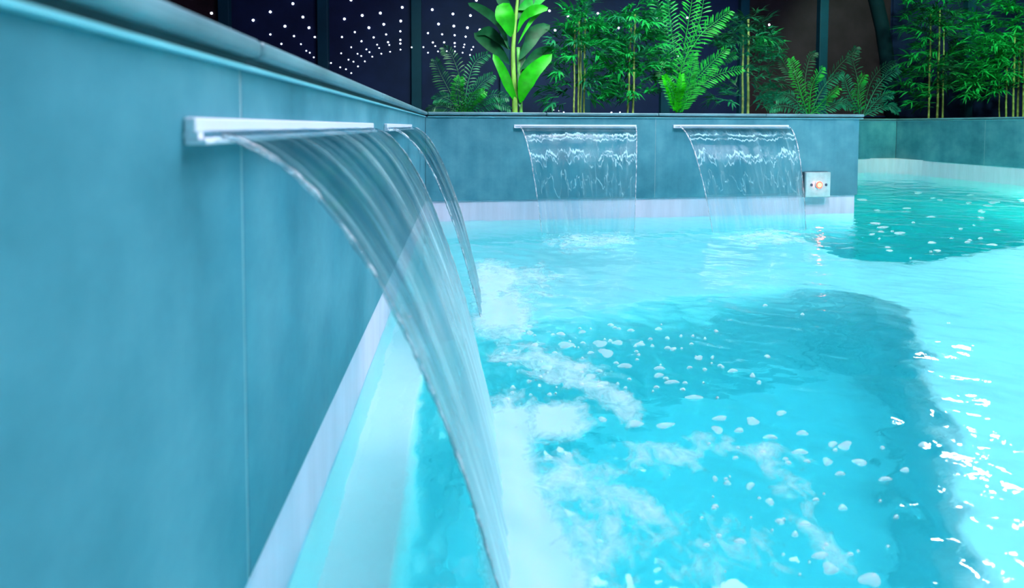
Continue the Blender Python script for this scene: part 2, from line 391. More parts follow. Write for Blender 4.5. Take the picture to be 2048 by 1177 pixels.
for a in ribs:
    if abs(a-5.46) < .01: continue
    box('rib', (a-.055, WY-.03, .3), (a+.055, WY+.062, 3.6), M_RIB, rear, .008)
arc = [at(u, v, 1, WY) for u, v in ((1783, 236), (1781, 200), (1778, 160), (1772, 110), (1764, 55), (1751, 0), (1733, -60), (1706, -130), (1668, -200))]
for dy, rr, nm in ((0, .075, 'arched_rib'),):
    V, Fc = tube([Vector(p)+Vector((0, .0, 0)) for p in arc], rr, 10); mesh_obj(nm, V, Fc, M_ARCH, rear, True)
st1 = [(450,97),(755,148),(880,87),(1045,27),(1118,125),(987,192),(1163,203),(880,252),(1053,264),(1205,271),(961,321),(1104,323),(1143,372),(1169,386),(1198,420),(1470,0),(1422,139),(1552,113),(1685,96),(1845,54),(1834,154),(1710,178),(1601,203),(1498,235),(1404,271),(1547,302),(1636,274),(1727,252),(1831,229),(1472,346),(1398,390),(1583,361),(1661,327),(1741,309),(1831,292),(1750,329),(1676,352),(1605,382),(1518,394),(1545,410),(1452,437),(1488,452),(1391,493),(1433,507),(1324,461),(1521,486),(1571,449),(1626,415),(1692,393),(1756,379),(1831,319),(1832,363),(1472,535),(2033,242),(2000,345),(2033,386),(1918,353)]
st2 = [(120,95),(323,137),(495,153),(553,3),(182,236),(332,256),(465,272),(588,293),(78,325),(217,337),(340,346),(448,360),(126,417),(237,416),(340,422),(436,437),(150,453),(254,450),(342,457),(428,463),(522,461),(505,488),(78,518),(177,505),(263,503),(343,505),(418,518),(490,540),(1003,7),(1270,106),(1325,297),(1452,158),(1745,132),(1843,379),(1315,1082),(1365,1088),(1410,1103),(1880,1105)]
st3 = [(85,275),(457,185),(758,173),(928,424),(670,548),(1562,243),(98,1103),(12,1105)]
stars = [(300+a/3.657, b/3.657) for a, b in st1]+[(840+a/4.905, b/4.905) for a, b in st2]+[(1220+a/4.905, b/4.905) for a, b in st3]
sv, sf = lathe([(.003, -.004), (.8, -.3), (1, 0), (.8, .6), (.3, .95)], 10)
star_me = {}
for u, v in stars:
    r = .0130 if v < 62 else (.0095 if v < 88 else .0072)
    if r not in star_me:
        o = mesh_obj('star_light', [(p.x*r, -p.z*r*.6, p.y*r) for p in sv], sf, M_STAR, rear, True); star_me[r] = o
    else:
        o = star_me[r].copy(); C.objects.link(o); o.parent = rear
    p = at(u, v, 1, WY+.026); onrib = any(abs(p[0]-a) < .06 for a in ribs)
    o.location = (p[0], WY-.033 if onrib else WY+.026, p[2])

# ------------------------------------------------------------------ water
def spaced(segs):
    out = []
    for a, b, s in segs: out.append(np.arange(a, b-1e-6, s))
    out.append([segs[-1][1]]); return np.concatenate(out)
wx = spaced([(-.010, 1.4, .0045), (1.4, 2.6, .008), (2.6, XR+.010, .014)])
wy = spaced([(YN-.006, .25, .03), (.25, 1.3, .0045), (1.3, 2.3, .0065), (2.3, YF+.010, .013)])
X, Y = np.meshgrid(wx, wy, indexing='ij')
def seg_d(x, y, a, b):
    ex, ey = b[0]-a[0], b[1]-a[1]; t = np.clip(((x-a[0])*ex+(y-a[1])*ey)/(ex*ex+ey*ey), 0, 1)
    return np.hypot(x-a[0]-t*ex, y-a[1]-t*ey)
IMP = [((.212, .40), (.212, .79)), ((.212, 1.11), (.212, 1.44)), ((.50, 1.93), (.94, 1.93)), ((1.30, 1.90), (1.74, 1.90))]
def surf(x, y):
    z = .0042*fbm(x*5+.3*y, y*9, 1, 3) + .0021*fbm(x*15+5*y, y*24-4*x, 5, 3)
    c, s = math.cos(.5), math.sin(.5)
    z = z + .0019*fbm((x*c-y*s)*7, (x*s+y*c)*26, 11, 3)
    z = z*(.5+.5*sstep(.09, .26, x))
    for k, (a, b) in enumerate(IMP):
        d = seg_d(x, y, a, b); wob = .03*fbm(x*7, y*7, 30+k, 2)
        amp = (.0026, .0020, .0012, .0012)[k]
        z = z + amp*np.sin((d+wob)*2*math.pi/.075)*np.exp(-d/.32)*sstep(.0, .05, d)
        ch = np.exp(-(d/.13)**2)
        z = z + (.010, .008, .004, .004)[k]*ch*fbm(x*26, y*26, 50+k, 3)
    return z*(.25+.75*sstep(.10, .22, x))
Z = surf(X, Y)
cxm, cym = (X[:-1, :-1]+X[1:, 1:])/2, (Y[:-1, :-1]+Y[1:, 1:])/2
keep = ~((cxm < XE-.014) & (cym > YB+.011))
n, m = X.shape; i = np.arange(n*m).reshape(n, m)
q = np.stack([i[:-1, :-1], i[1:, :-1], i[1:, 1:], i[:-1, 1:]], -1)[keep]
used = np.unique(q); rm = np.full(n*m, -1, np.int64); rm[used] = np.arange(len(used)); q = rm[q]
V = np.stack([X, Y, Z], -1).reshape(-1, 3)[used]; nv = len(V)
e = np.concatenate([q[:, [0, 1]], q[:, [1, 2]], q[:, [2, 3]], q[:, [3, 0]]])
key = e.min(1)*nv+e.max(1); uq, first, cnt = np.unique(key, return_index=True, return_counts=True)
be = e[first[cnt == 1]]; bv = np.unique(be); low = np.full(nv, -1, np.int64); low[bv] = nv+np.arange(len(bv))
V2 = V[bv].copy(); V2[:, 2] = -1.22
side = np.stack([be[:, 1], be[:, 0], low[be[:, 0]], low[be[:, 1]]], 1)
V = np.concatenate([V, V2]); nb = len(V)
V = np.concatenate([V, [[-.010, YN-.006, -1.22], [XR+.010, YN-.006, -1.22], [XR+.010, YB+.012, -1.22], [-.010, YB+.012, -1.22], [XE-.014, YB+.012, -1.22], [XE-.014, YF+.01, -1.22], [XR+.01, YF+.01, -1.22]]])
q = np.concatenate([q, side, [[nb, nb+3, nb+2, nb+1], [nb+4, nb+5, nb+6, nb+2]]])
me = raw_mesh('pool_water', V, q)
me.polygons.foreach_set('use_smooth', (np.arange(len(q)) < len(q)-len(side)-2)); me.materials.append(M_WATER)
pw = bpy.data.objects.new('pool_water', me); C.objects.link(pw)
prop(pw, kind='stuff', label='rippling clear cyan pool water filling the white lined basin', category='water')

# ------------------------------------------------------------------ foam on the water
fx = np.arange(.03, 1.75, .007); fy = np.arange(.28, 2.2, .007)
X, Y = np.meshgrid(fx, fy, indexing='ij')
D = np.zeros(X.shape)
XW = X+.035*fbm(X*9, Y*9, 71, 4); YW = Y+.035*fbm(X*9, Y*9, 83, 4)
def blob(cx, cy, rx, ry, a, rot=0):
    c, s = math.cos(rot), math.sin(rot); dx, dy = X-cx, Y-cy
    return a*np.exp(-(((dx*c+dy*s)/rx)**2+((-dx*s+dy*c)/ry)**2))
def fpt(u, v): return at(u, v, 2, 0)[:2]
def pblob(u, v, ru, rv, a):
    global D
    c0 = fpt(u, v); ex = fpt(u+ru, v)-c0; ey = fpt(u, v-rv)-c0
    det = ex[0]*ey[1]-ex[1]*ey[0]; dx, dy = XW-c0[0], YW-c0[1]
    p = (dx*ey[1]-dy*ey[0])/det; qq = (-dx*ex[1]+dy*ex[0])/det
    D = np.maximum(D, a*np.exp(-(p*p+qq*qq)))
def sblob(pts, wd, a):
    global D
    P = [fpt(*p) for p in pts]
    for p0, p1 in zip(P[:-1], P[1:]): D = np.maximum(D, a*np.exp(-(seg_d(XW, YW, p0, p1)/wd)**2))
pblob(1040, 1080, 120, 260, 1.0); pblob(1010, 900, 110, 130, .95); pblob(1120, 840, 100, 60, .80); pblob(1080, 1160, 150, 130, 1.0)
pblob(1150, 960, 170, 60, .62); pblob(1000, 620, 80, 55, .85); pblob(980, 560, 80, 45, .8); pblob(1060, 560, 110, 60, .5)
pblob(1200, 1100, 170, 120, .55); pblob(1450, 1080, 260, 150, .42); pblob(1120, 740, 140, 40, .55); pblob(1050, 700, 110, 35, .5)
pblob(1330, 905, 220, 50, .50); pblob(1530, 915, 80, 30, .50); sblob([(1540, 920), (1600, 990), (1650, 1060), (1690, 1100)], .04, .46)
sblob([(1080, 1000), (1230, 990), (1330, 1040)], .04, .5); sblob([(1010, 710), (1090, 730), (1160, 770), (1270, 830)], .04, .58)
pblob(1180, 480, 160, 30, .5); pblob(1540, 475, 130, 28, .5); pblob(1500, 1130, 220, 60, .42)
D = D*sstep(.160, .205, XW*.3+X*.7)
Zs = surf(X, Y)+.0015
kp = (D[:-1, :-1] > .1) & (X[:-1, :-1] > .02)
grid_obj('foam', np.stack([X, Y, Zs], -1), M_FOAM, None, kp, None, True, {'foam': D}, kind='stuff', label='white churned foam spread on the water where the near falls land', category='foam')
# loose flecks: small domed islands of bubbles
fv, ff = [], []
def fleck(u, v, su, sv):
    c0 = fpt(u, v); ex = fpt(u+su, v)-c0; ey = fpt(u, v-sv)-c0
    nn = 14; b = len(fv); ph = R.random()*6
    ring = []
    for k in range(nn):
        a = 2*math.pi*k/nn; rr = .85+.18*math.sin(2*a+ph)+.13*math.sin(3*a+2*ph)+.08*R.random()
        p = c0+(ex*math.cos(a)+ey*math.sin(a))*rr
        ring.append(p)
    zc = float(surf(np.array([c0[0]]), np.array([c0[1]]))[0])
    for p in ring: fv.append((p[0], p[1], float(surf(np.array([p[0]]), np.array([p[1]]))[0])+.0008))
    for p in ring: fv.append((*(c0+(p-c0)*.6), zc+.0032))
    for k in range(nn): ff.append((b+k, b+(k+1) % nn, b+nn+(k+1) % nn, b+nn+k))
    ff.append(tuple(b+nn+k for k in range(nn)))
for u, v, a, b in ((1122,667,9,4),(1164,665,7,4),(1132,692,20,6),(1200,688,16,7),(1235,688,14,4),(1280,692,10,4),(1212,708,16,9),(1317,658,7,3),(1335,677,5,3),(1362,674,4,2),(1386,672,4,2),(1410,676,4,2),(1346,702,6,3),(1398,717,10,4),(1425,715,4,3),(1535,714,7,3),(1440,733,5,2),(1465,744,10,4),(1505,754,7,4),(1518,768,6,3),(1318,739,11,3),(1250,733,14,5),(1317,753,10,5),(1342,768,16,3),(1388,794,18,5),(1562,830,11,5),(1505,845,16,8),(1478,863,12,4),(1605,868,12,6),(1540,876,14,4),(1440,840,18,4),(1330,852,20,6),(1272,850,18,6),(1205,925-80,10,5),(1435,862,12,9),(1690,890,16,8),(1665,888,10,6),(1600,905,16,6),(1720,925,16,7),(1655,925,12,7),(1770,958,14,4),(1680,948,10,4),(1810,940,12,4),(1500,975,9,7),(1540,1008,9,8),(1430,960,6,5),(1455,968,7,5),(1685,1020,12,5),(1660,1140,20,11),(1740,1160,22,16),(1640,1118,20,6),(1590,1075,9,5),(1480,1090,12,5),(1560,1048,10,6),(1610,1050,12,6),(1095,735,12,6),(1160,735,14,7),(1070,690,10,4),(1060,668,8,4),(1530,612,5,2),(1605,630,4,2),(1845,893,10,5),(1180,755,10,8),(1205,770,12,6)):
    fleck(u, v, a, b)
for k in range(150):                                   # finer ones drifting round the falls and the far lane
    if k < 75: u, v = R.uniform(1000, 1450), R.uniform(650, 800)
    elif k < 110: u, v = R.uniform(1400, 1850), R.uniform(880, 1160)
    else: u, v = R.uniform(1720, 2040), R.uniform(385, 520)
    s = R.uniform(1.5, 5) if v > 550 else R.uniform(2, 8)
    fleck(u, v, s*1.5, s*.55 if v > 550 else s*.28)
mesh_obj('foam_flecks', fv, ff, M_FLECK, None, True, kind='stuff', label='small white bubble flecks drifting over the deep cyan water', category='foam')

# ------------------------------------------------------------------ waterfall spouts and sheets
def spout(name, axis, a, b, zc, label):
    """flush white outlet bar: top cover, lower lip that juts out, end caps and the slot between"""
    face = 0 if axis == 'y' else YB; sg = 1 if axis == 'y' else -1
    root = empty(name, (face, (a+b)/2, zc) if axis == 'y' else ((a+b)/2, face, zc), label=label, category='spout', group='white waterfall outlets set in the tiled walls')
    def B(nm, q0, q1, z0, z1, s, e, mat, bev=.0012):
        q = sorted((face+sg*q0, face+sg*q1)); rl = root.location
        lo, hi = ((q[0], s, z0), (q[1], e, z1)) if axis == 'y' else ((s, q[0], z0), (e, q[1], z1))
        return box(nm, Vector(lo)-rl, Vector(hi)-rl, mat, root, bev)
    B('top_cover', .0003, .007, zc-.0015, zc+.0075, a, b, M_PLASTIC)
    B('lower_lip', .0003, .013, zc-.0095, zc-.0055, a, b, M_PLASTIC)
    B('slot_back', .0003, .002, zc-.0056, zc-.0014, a+.004, b-.004, M_SLOT, 0)
    for s, e in ((a, a+.006), (b-.006, b)): B('end_cap', .0003, .0085, zc-.0056, zc-.0014, s, e, M_PLASTIC, 0)
    return root
G = 9.81
def sheet(name, axis, a, b, a2, b2, zc, v0, zend, mat, rope, label, ns=70, nw=110, seed=0, amp=1.0):
    """free-falling film from slot (a..b) narrowing to (a2..b2); closed, a few millimetres thick"""
    T = math.sqrt(2*(zc-zend)/G); face = 0 if axis == 'y' else YB; sg = 1 if axis == 'y' else -1
    s = np.linspace(0, 1, ns)[:, None]; wv = np.linspace(0, 1, nw)[None, :]
    tt = T*s**.75; out = .004+v0*tt; z = zc-G*tt*tt/2; fr = (zc-z)/(zc-zend)
    k = fr**.6
    av = a+(a2-a)*k; bv = b+(b2-b)*k
    edge = .5-.5*np.cos(math.pi*wv)
    alo = av+(bv-av)*(wv*.85+.15*edge)
    rid = fbm(wv*34+0*s, s*2.2+wv*2, seed, 3)*.6+fbm(wv*11+0*s, s*1.6, seed+9, 3)
    fine = fbm(wv*60+0*s, s*5, seed+3, 2)
    grow = .25+.75*sstep(0, .5, s)
    disp = amp*(.0042*rid+.0012*fine)*grow
    bulge = .006*(1-(2*wv-1)**2)*fr
    th = .0016+.0012*np.abs(rid)*grow+.0022*np.clip(1-s*6, 0, 1)
    vx = v0; vz = -G*tt; ln = np.sqrt(vx*vx+vz*vz); nx, nz = -vz/ln, vx/ln
    def pos(off):
        o2 = out+nx*(disp+bulge+off); z2 = z+nz*(disp+bulge+off)
        P = np.empty((ns, nw, 3)); o2 = np.broadcast_to(o2, (ns, nw)); z2 = np.broadcast_to(z2, (ns, nw)); al = np.broadcast_to(alo, (ns, nw))
        if axis == 'y': P[..., 0], P[..., 1], P[..., 2] = face+sg*o2, al, z2
        else: P[..., 0], P[..., 1], P[..., 2] = al, face+sg*o2, z2
        return P
    A, B = pos(th/2), pos(-th/2)
    Vt = np.concatenate([A.reshape(-1, 3), B.reshape(-1, 3)]); N = ns*nw
    i = np.arange(N).reshape(ns, nw)
    q = np.stack([i[:-1, :-1], i[:-1, 1:], i[1:, 1:], i[1:, :-1]], -1).reshape(-1, 4)
    rim = np.concatenate([i[0, :], i[1:, -1], i[-1, -2::-1], i[-2:0:-1, 0]]); r2 = np.roll(rim, -1)
    q = np.concatenate([q, q[:, ::-1]+N, np.stack([rim, rim+N, r2+N, r2], 1)])
    uvs = np.stack([np.broadcast_to(wv, (ns, nw)), np.broadcast_to(fr*.85+.15*s, (ns, nw))], -1).reshape(-1, 2); uvs = np.concatenate([uvs, uvs])
    me = raw_mesh(name, Vt, q); l = me.uv_layers.new(name='UVMap'); l.data.foreach_set('uv', uvs[q.ravel()].astype(np.float32).ravel())
    me.polygons.foreach_set('use_smooth', [True]*len(q)); me.materials.append(mat)
    o = bpy.data.objects.new(name, me); C.objects.link(o)
    prop(o, label=label, category='waterfall', group='clear water sheets falling into the pool')
    mid = (A+B)/2
    for col, rs in ((0, 1.0), (nw-1, .8)):
        pts = mid[2:, col]; rr = [rope*rs*(.8+.18*math.sin(j*.55+col)+.12*math.sin(j*1.3)+.12*R.random()) * (1.0-.4*j/len(pts)) for j in range(len(pts))]
        V, Fc = tube([p+np.array([R.uniform(-1, 1), R.uniform(-1, 1), R.uniform(-1, 1)])*rope*.18 for p in pts], rr, 8)
        mesh_obj('edge_rope', V, Fc, M_ROPE, o, True)
    return o
def m_rope():
    t = NT('water_rope'); v = t.coord('Object'); a = t.noise(55, v, 4, .6)
    amt = t.ramp(a, [(.42, (.08,)*3), (.66, (.65,)*3)])
    tr = t.n('ShaderNodeBsdfTransparent'); tr.inputs[0].default_value = (.93, .98, .99, 1)
    gl = t.n('ShaderNodeBsdfGlossy', i_Roughness=.08); lw = t.n('ShaderNodeLayerWeight', i_Blend=.3)
    m1 = t.n('ShaderNodeMixShader'); t.l(lw.outputs['Fresnel'], m1.inputs[0]); t.l(tr.outputs[0], m1.inputs[1]); t.l(gl.outputs[0], m1.inputs[2])
    d = t.n('ShaderNodeBsdfDiffuse'); d.inputs[0].default_value = (.92, .95, 1, 1)
    m3 = t.n('ShaderNodeMixShader'); t.l(amt, m3.inputs[0]); t.l(m1.outputs[0], m3.inputs[1]); t.l(d.outputs[0], m3.inputs[2])
    return t.done(m3.outputs[0])
M_ROPE = m_rope()
MS1 = m_sheet('falling_water_near', 40, 1.6, .50, .70)
MS2 = m_sheet('falling_water_side', 24, 2.0, .22, .20)
MS3 = m_sheet('falling_water_back', 30, 1.8, .12, .04, .70, (.84, .95, .97), .2)
MS4 = m_sheet('falling_water_by_plate', 30, 1.8, .13, .04, .70, (.84, .95, .97), .2, 37.0)
spout('waterfall_spout', 'y', .302, .889, .4575, 'large out of focus white spout bar at front on the left wall')
spout('waterfall_spout', 'y', 1.048, 1.579, .4575, 'small foreshortened white spout bar on the left wall near the corner')
spout('waterfall_spout', 'x', .426, 1.042, .4605, 'white spout bar on the back wall nearest the corner, left of the pair')
spout('waterfall_spout', 'x', 1.236, 1.863, .4620, 'white spout bar on the back wall above the square steel button plate')
sheet('waterfall', 'y', .312, .880, .400, .790, .4552, .685, -.01, MS1, .0022, 'broad streaked water sheet arching from the front spout on the left wall', 90, 150, 1)
sheet('waterfall', 'y', 1.056, 1.571, 1.11, 1.44, .4552, .69, -.01, MS2, .0028, 'narrow seeming water sheet from the left wall spout beside the corner', 70, 90, 21)
sheet('waterfall', 'x', .452, 1.036, .515, .925, .4582, .95, -.01, MS3, .0032, 'straight water sheet on the back wall nearest the corner, under the left spout bar', 70, 110, 41, .7)
sheet('waterfall', 'x', 1.262, 1.857, 1.27, 1.715, .4597, 1.05, -.01, MS4, .0032, 'slanting water sheet on the back wall next to the square button plate', 70, 110, 61, .7)

# push button plate
pc = Vector((2.022, YB, .158)); plate = empty('button_plate', pc, label='square brushed steel button plate with glowing red centre on the back wall', category='button')
box('plate_shadow', (-.074, -.010, -.066), (.066, -.0005, .068), M_SHADE_MORTAR, plate, .002)  # dark rim standing in for the plate's shadow at left and top
box('plate', (-.068, -.022, -.066), (.072, -.009, .066), M_CHROME, plate, .003)
def disc(name, cx, cz, y0, prof, mat, parent, n=24):
    V, Fc = lathe(prof, n); V = [Vector((cx+v.x, y0-v.z, cz+v.y)) for v in V]; return mesh_obj(name, V, Fc, mat, parent, False)
bt = disc('push_button', .004, .0, -.0215, [(.0215, 0), (.0215, .003), (.019, .005), (.002, .005)], M_CHROME, plate)
disc('light_ring', .004, .0, -.0262, [(.0185, 0), (.0185, .0016), (.0165, .0022), (.002, .0022)], M_RED, bt)
disc('button_centre', .004, .0, -.0285, [(.0130, 0), (.0130, .0016), (.011, .0026), (.002, .0026)], M_WARM, bt)
lamp('button_glow', 'POINT', (2.026, YB-.034, .158), .22, (1, .12, .10), .012)
for x in (-.036, .046): disc('screw', x, .0, -.0215, [(.0075, 0), (.0075, .0015), (.005, .003), (.001, .003)], M_SCREW, plate, 14)

# ------------------------------------------------------------------ plants
M_LIT_LIME = m_leaf('lit_lime_leaf', (.010, .36, .002)); M_DARKL = m_leaf('dark_leaf', (.008, .085, .040)); M_MID = m_leaf('bamboo_leaf', (.006, .27, .060))  # on the banana, lime and dark copies paint lit and shaded leaves
M_BAM2 = m_leaf('soft_bamboo_leaf', (.006, .29, .065)); M_PALM = m_leaf('palm_leaf', (.008, .27, .030)); M_FERN = m_leaf('fern_leaf', (.010, .17, .085)); M_FERNB = m_leaf('bright_fern_leaf', (.012, .30, .03))
M_CULM = m_simple('bamboo_cane', (.19, .23, .07), .5, 0, .25, 25, .1, .4, (1, 1, .2)); M_STEM = m_simple('banana_stem', (.17, .30, .06), .6, 0, .3, 20, .2, .4, (1, 1, .3)); M_CULMG = m_simple('green_cane', (.10, .30, .08), .5, 0, .25, 25, .1)
def bez(P, n):
    P = [Vector(p) for p in P]; out = []
    m = len(P)-1
    for k in range(n+1):
        t = k/n*m; i = min(int(t), m-1); f = t-i
        p0, p1, p2, p3 = P[max(i-1, 0)], P[i], P[i+1], P[min(i+2, m)]
        out.append(.5*((2*p1)+(p2-p0)*f+(2*p0-5*p1+4*p2-p3)*f*f+(3*p1-p0-3*p2+p3)*f**3))
    return out
def blade(pts, width, side, fold=.25, peak=.45, V=None, Fc=None):
    """a leaf strip with midrib along pts; side = across direction; returns verts/faces"""
    V = [] if V is None else V; Fc = [] if Fc is None else Fc
    b = len(V); n = len(pts)-1; side = Vector(side).normalized()
    for k, p in enumerate(pts):
        t = k/n; prof = (t/peak)**.7 if t < peak else math.sqrt(max(0, 1-((t-peak)/(1-peak))**2))
        wd = width/2*max(prof, .02)
        d = (pts[min(k+1, n)]-pts[max(k-1, 0)]).normalized(); nn = d.cross(side).normalized()
        V += [p-side*wd+nn*wd*fold, p, p+side*wd+nn*wd*fold]
    for k in range(n):
        i = b+3*k; Fc += [(i, i+1, i+4, i+3), (i+1, i+2, i+5, i+4)]
    return V, Fc
def px(u, v, y): return Vector(at(u, v, 1, y))
def leaf_part(root, name, pts, width, mat, side=None, fold=.25, peak=.45, label=None):
    P = bez(pts, 9)
    if side is None:
        d = (P[-1]-P[0]).normalized(); side = d.cross(Vector((0, 1, .15)))
    V, Fc = blade(P, width, side, fold, peak)
    return mesh_obj(name, [v-root.location for v in V], Fc, mat, root, True, label=label)
def plant_root(name, u, y, label, cat='plant', group=None):
    p = px(u, 232, y); return empty(name, (p.x, y, .50), label=label, category=cat, group=group)

# banana plant
YBN = 3.3
bn = plant_root('banana_plant', 1032, YBN, 'tall banana plant with glossy lime paddle leaves rising behind the corner')
V, Fc = tube(bez([px(1030, 240, YBN), px(1029, 190, YBN), px(1026, 120, YBN), px(1028, 70, YBN), px(1034, 10, YBN), px(1040, -60, YBN)], 16), [.022-.0008*k for k in range(17)], 10); mesh_obj('stem', local(V, bn), Fc, M_STEM, bn, True)
V, Fc = tube(bez([px(1042, 240, YBN+.05), px(1041, 195, YBN+.05), px(1038, 150, YBN+.05), px(1036, 95, YBN+.06)], 10), .014, 8); mesh_obj('side_stem', local(V, bn), Fc, M_CULMG, bn, True)
for pts, wd, mat, pk in (
    ([(1022, 74), (1016, 50, -.03), (1008, 28, -.05), (1006, 6, -.02)], .135, M_LIT_LIME, .55),
    ([(1034, 66), (1046, 36, -.02), (1068, 20, -.05), (1096, 15, -.03)], .075, M_LIT_LIME, .62),
    ([(1036, 88), (1052, 58), (1070, 32), (1092, 14)], .035, M_LIT_LIME, .7),
    ([(1034, 206), (1020, 178, -.04), (1004, 140, -.08), (986, 108, -.06)], .070, M_LIT_LIME, .45),
    ([(1040, 206), (1048, 172, -.05), (1066, 142, -.08), (1104, 108, -.05)], .120, M_LIT_LIME, .42),
    ([(1022, 100), (1000, 80, .1), (975, 62, .15), (950, 70, .2)], .075, M_DARKL, .5),
    ([(1020, 130), (1000, 105, .1), (975, 85, .15), (948, 66, .2)], .095, M_DARKL, .5),
    ([(1018, 100), (1000, 50, .1), (965, 20, .2), (936, 6, .25)], .070, M_DARKL, .5),
    ([(1038, 120), (1055, 90, .1), (1070, 65, .15), (1100, 50, .2)], .11, M_DARKL, .5),
    ([(1040, 140), (1062, 118, .1), (1085, 105, .15), (1112, 100, .2)], .09, M_DARKL, .5),
    ([(1032, 30), (1010, 10, .05), (1000, -20, .1), (985, -50, .1)], .10, M_DARKL, .5),
    ([(1036, 20), (1060, 5, .05), (1080, -12, .1), (1115, -30, .1)], .12, M_PALM, .5),
    ([(1034, 40), (1052, 10, .06), (1056, -30, .1), (1060, -70, .1)], .13, M_DARKL, .5),
    ([(1036, 0), (1020, -40, .0), (1012, -80, .0), (990, -110, .0)], .12, M_PALM, .5),
    ([(1040, 215), (1037, 190, .04), (1036, 165, .08), (1040, 140, .1)], .07, M_DARKL, .5),
    ([(1036, 180), (1040, 150, .04), (1043, 120, .08), (1046, 88, .1)], .06, M_DARKL, .5)):
    leaf_part(bn, 'leaf', [px(p[0], p[1], YBN+(p[2] if len(p) > 2 else 0)) for p in pts], wd, mat, None, .3, pk, 'lime leaf in a lit tone' if mat is M_LIT_LIME else None)

# palm and ferns: fronds of many leaflets
def frond(root, pts, ll, mat, n=20, lw=.011, droop=.3, name='frond', label=None):
    P = bez(pts, n); V, Fc = tube([p-root.location for p in P], [.0045*(1-.75*k/n) for k in range(n+1)], 5)
    for k in range(2, n+1):
        t = k/n; d = (P[min(k+1, n)]-P[k-1]).normalized(); sd = d.cross(Vector((0, 1, .1))).normalized()
        L = ll*(.45+.9*math.sin(math.pi*min(1, t*.85+.12)))*R.uniform(.85, 1.1)
        for sg in (-1, 1):
            dr = (sd*sg*.85+d*.62+Vector((0, R.uniform(-.3, .3), 0))).normalized()
            b = P[k]-root.location; tip = b+dr*L+Vector((0, -.01, -droop*L*.6)); mid = (b+tip)/2+Vector((0, 0, droop*L*.18))
            blade([b, mid, (mid+tip)/2+Vector((0, 0, droop*L*.02)), tip], lw, d, .15, .4, V, Fc)
    return mesh_obj(name, V, Fc, mat, root, True, label=label)
YP = 3.35
pm = plant_root('palm', 1355, YP, 'tall feathery palm with bright green fronds in the middle of the bed')
for pts, ll, mat in (
    ([(1356, 225), (1352, 150, .05), (1345, 80, .08), (1338, 20, .1), (1330, -40, .1)], .075, M_MID),
    ([(1358, 225), (1362, 140), (1374, 60, -.02), (1384, 0, -.04), (1392, -70, -.04)], .085, M_PALM),
    ([(1358, 225), (1362, 140, -.05), (1400, 72, -.1), (1430, 45, -.12), (1458, 22, -.12)], .075, M_PALM),
    ([(1362, 225), (1372, 180, -.05), (1380, 145, -.1), (1388, 108, -.12)], .055, M_PALM),
    ([(1364, 225), (1380, 178, -.05), (1415, 135, -.1), (1452, 98, -.12)], .065, M_PALM),
    ([(1364, 225), (1385, 185, -.05), (1430, 152, -.1), (1484, 137, -.1)], .055, M_PALM),
    ([(1352, 225), (1346, 195, -.05), (1338, 172, -.1), (1328, 152, -.1)], .040, M_LIT_LIME),
    ([(1354, 225), (1356, 195, -.05), (1360, 175, -.1), (1362, 150, -.1)], .040, M_LIT_LIME),
    ([(1354, 225), (1340, 120, .1), (1322, 40, .15), (1305, -30, .15)], .075, M_MID),
    ([(1358, 225), (1370, 120, .12), (1400, 40, .2), (1412, -40, .2)], .075, M_MID),
    ([(1360, 225), (1395, 150, .1), (1430, 120, .2), (1470, 110, .2)], .065, M_MID),
    ([(1352, 225), (1335, 170, .05), (1318, 130, .1), (1300, 110, .1)], .06, M_MID)):
    frond(pm, [px(p[0], p[1], YP+(p[2] if len(p) > 2 else 0)) for p in pts], ll, mat, 32, .0125)
def fern(u, y, label, fr):
    r = plant_root('fern', u, y, label, 'plant', 'low ferns along the planted bed')
    for pts, ll, mat in fr: frond(r, [px(p[0], p[1], y+(p[2] if len(p) > 2 else 0)) for p in pts], ll, mat, 22, .0105, .4)
YA = 3.2
fern(925, YA, 'low dark fern at the left end of the bed left of the banana plant', [
    ([(925, 230), (918, 200, -.05), (915, 175, -.1), (920, 155, -.1)], .05, M_FERNB), ([(930, 230), (945, 190), (965, 165), (985, 150)], .055, M_FERN),
    ([(930, 230), (955, 205, -.05), (985, 190, -.1), (1015, 195, -.1)], .05, M_FERN), ([(922, 230), (905, 205), (885, 195), (868, 200)], .05, M_FERN),
    ([(922, 230), (900, 185, .05), (882, 150, .1), (870, 120, .1)], .06, M_DARKL), ([(928, 230), (935, 170, .05), (950, 125, .1), (975, 108, .1)], .055, M_FERN),
    ([(926, 230), (920, 160, .1), (905, 115, .15), (888, 95, .15)], .06, M_DARKL), ([(928, 230), (960, 215, -.05), (990, 205, -.1), (1020, 218, -.1)], .04, M_FERN),
    ([(928, 230), (940, 205, -.05), (955, 190, -.1), (968, 182, -.1)], .045, M_FERNB), ([(924, 230), (895, 215, -.05), (872, 214, -.1), (855, 222, -.1)], .04, M_DARKL)])
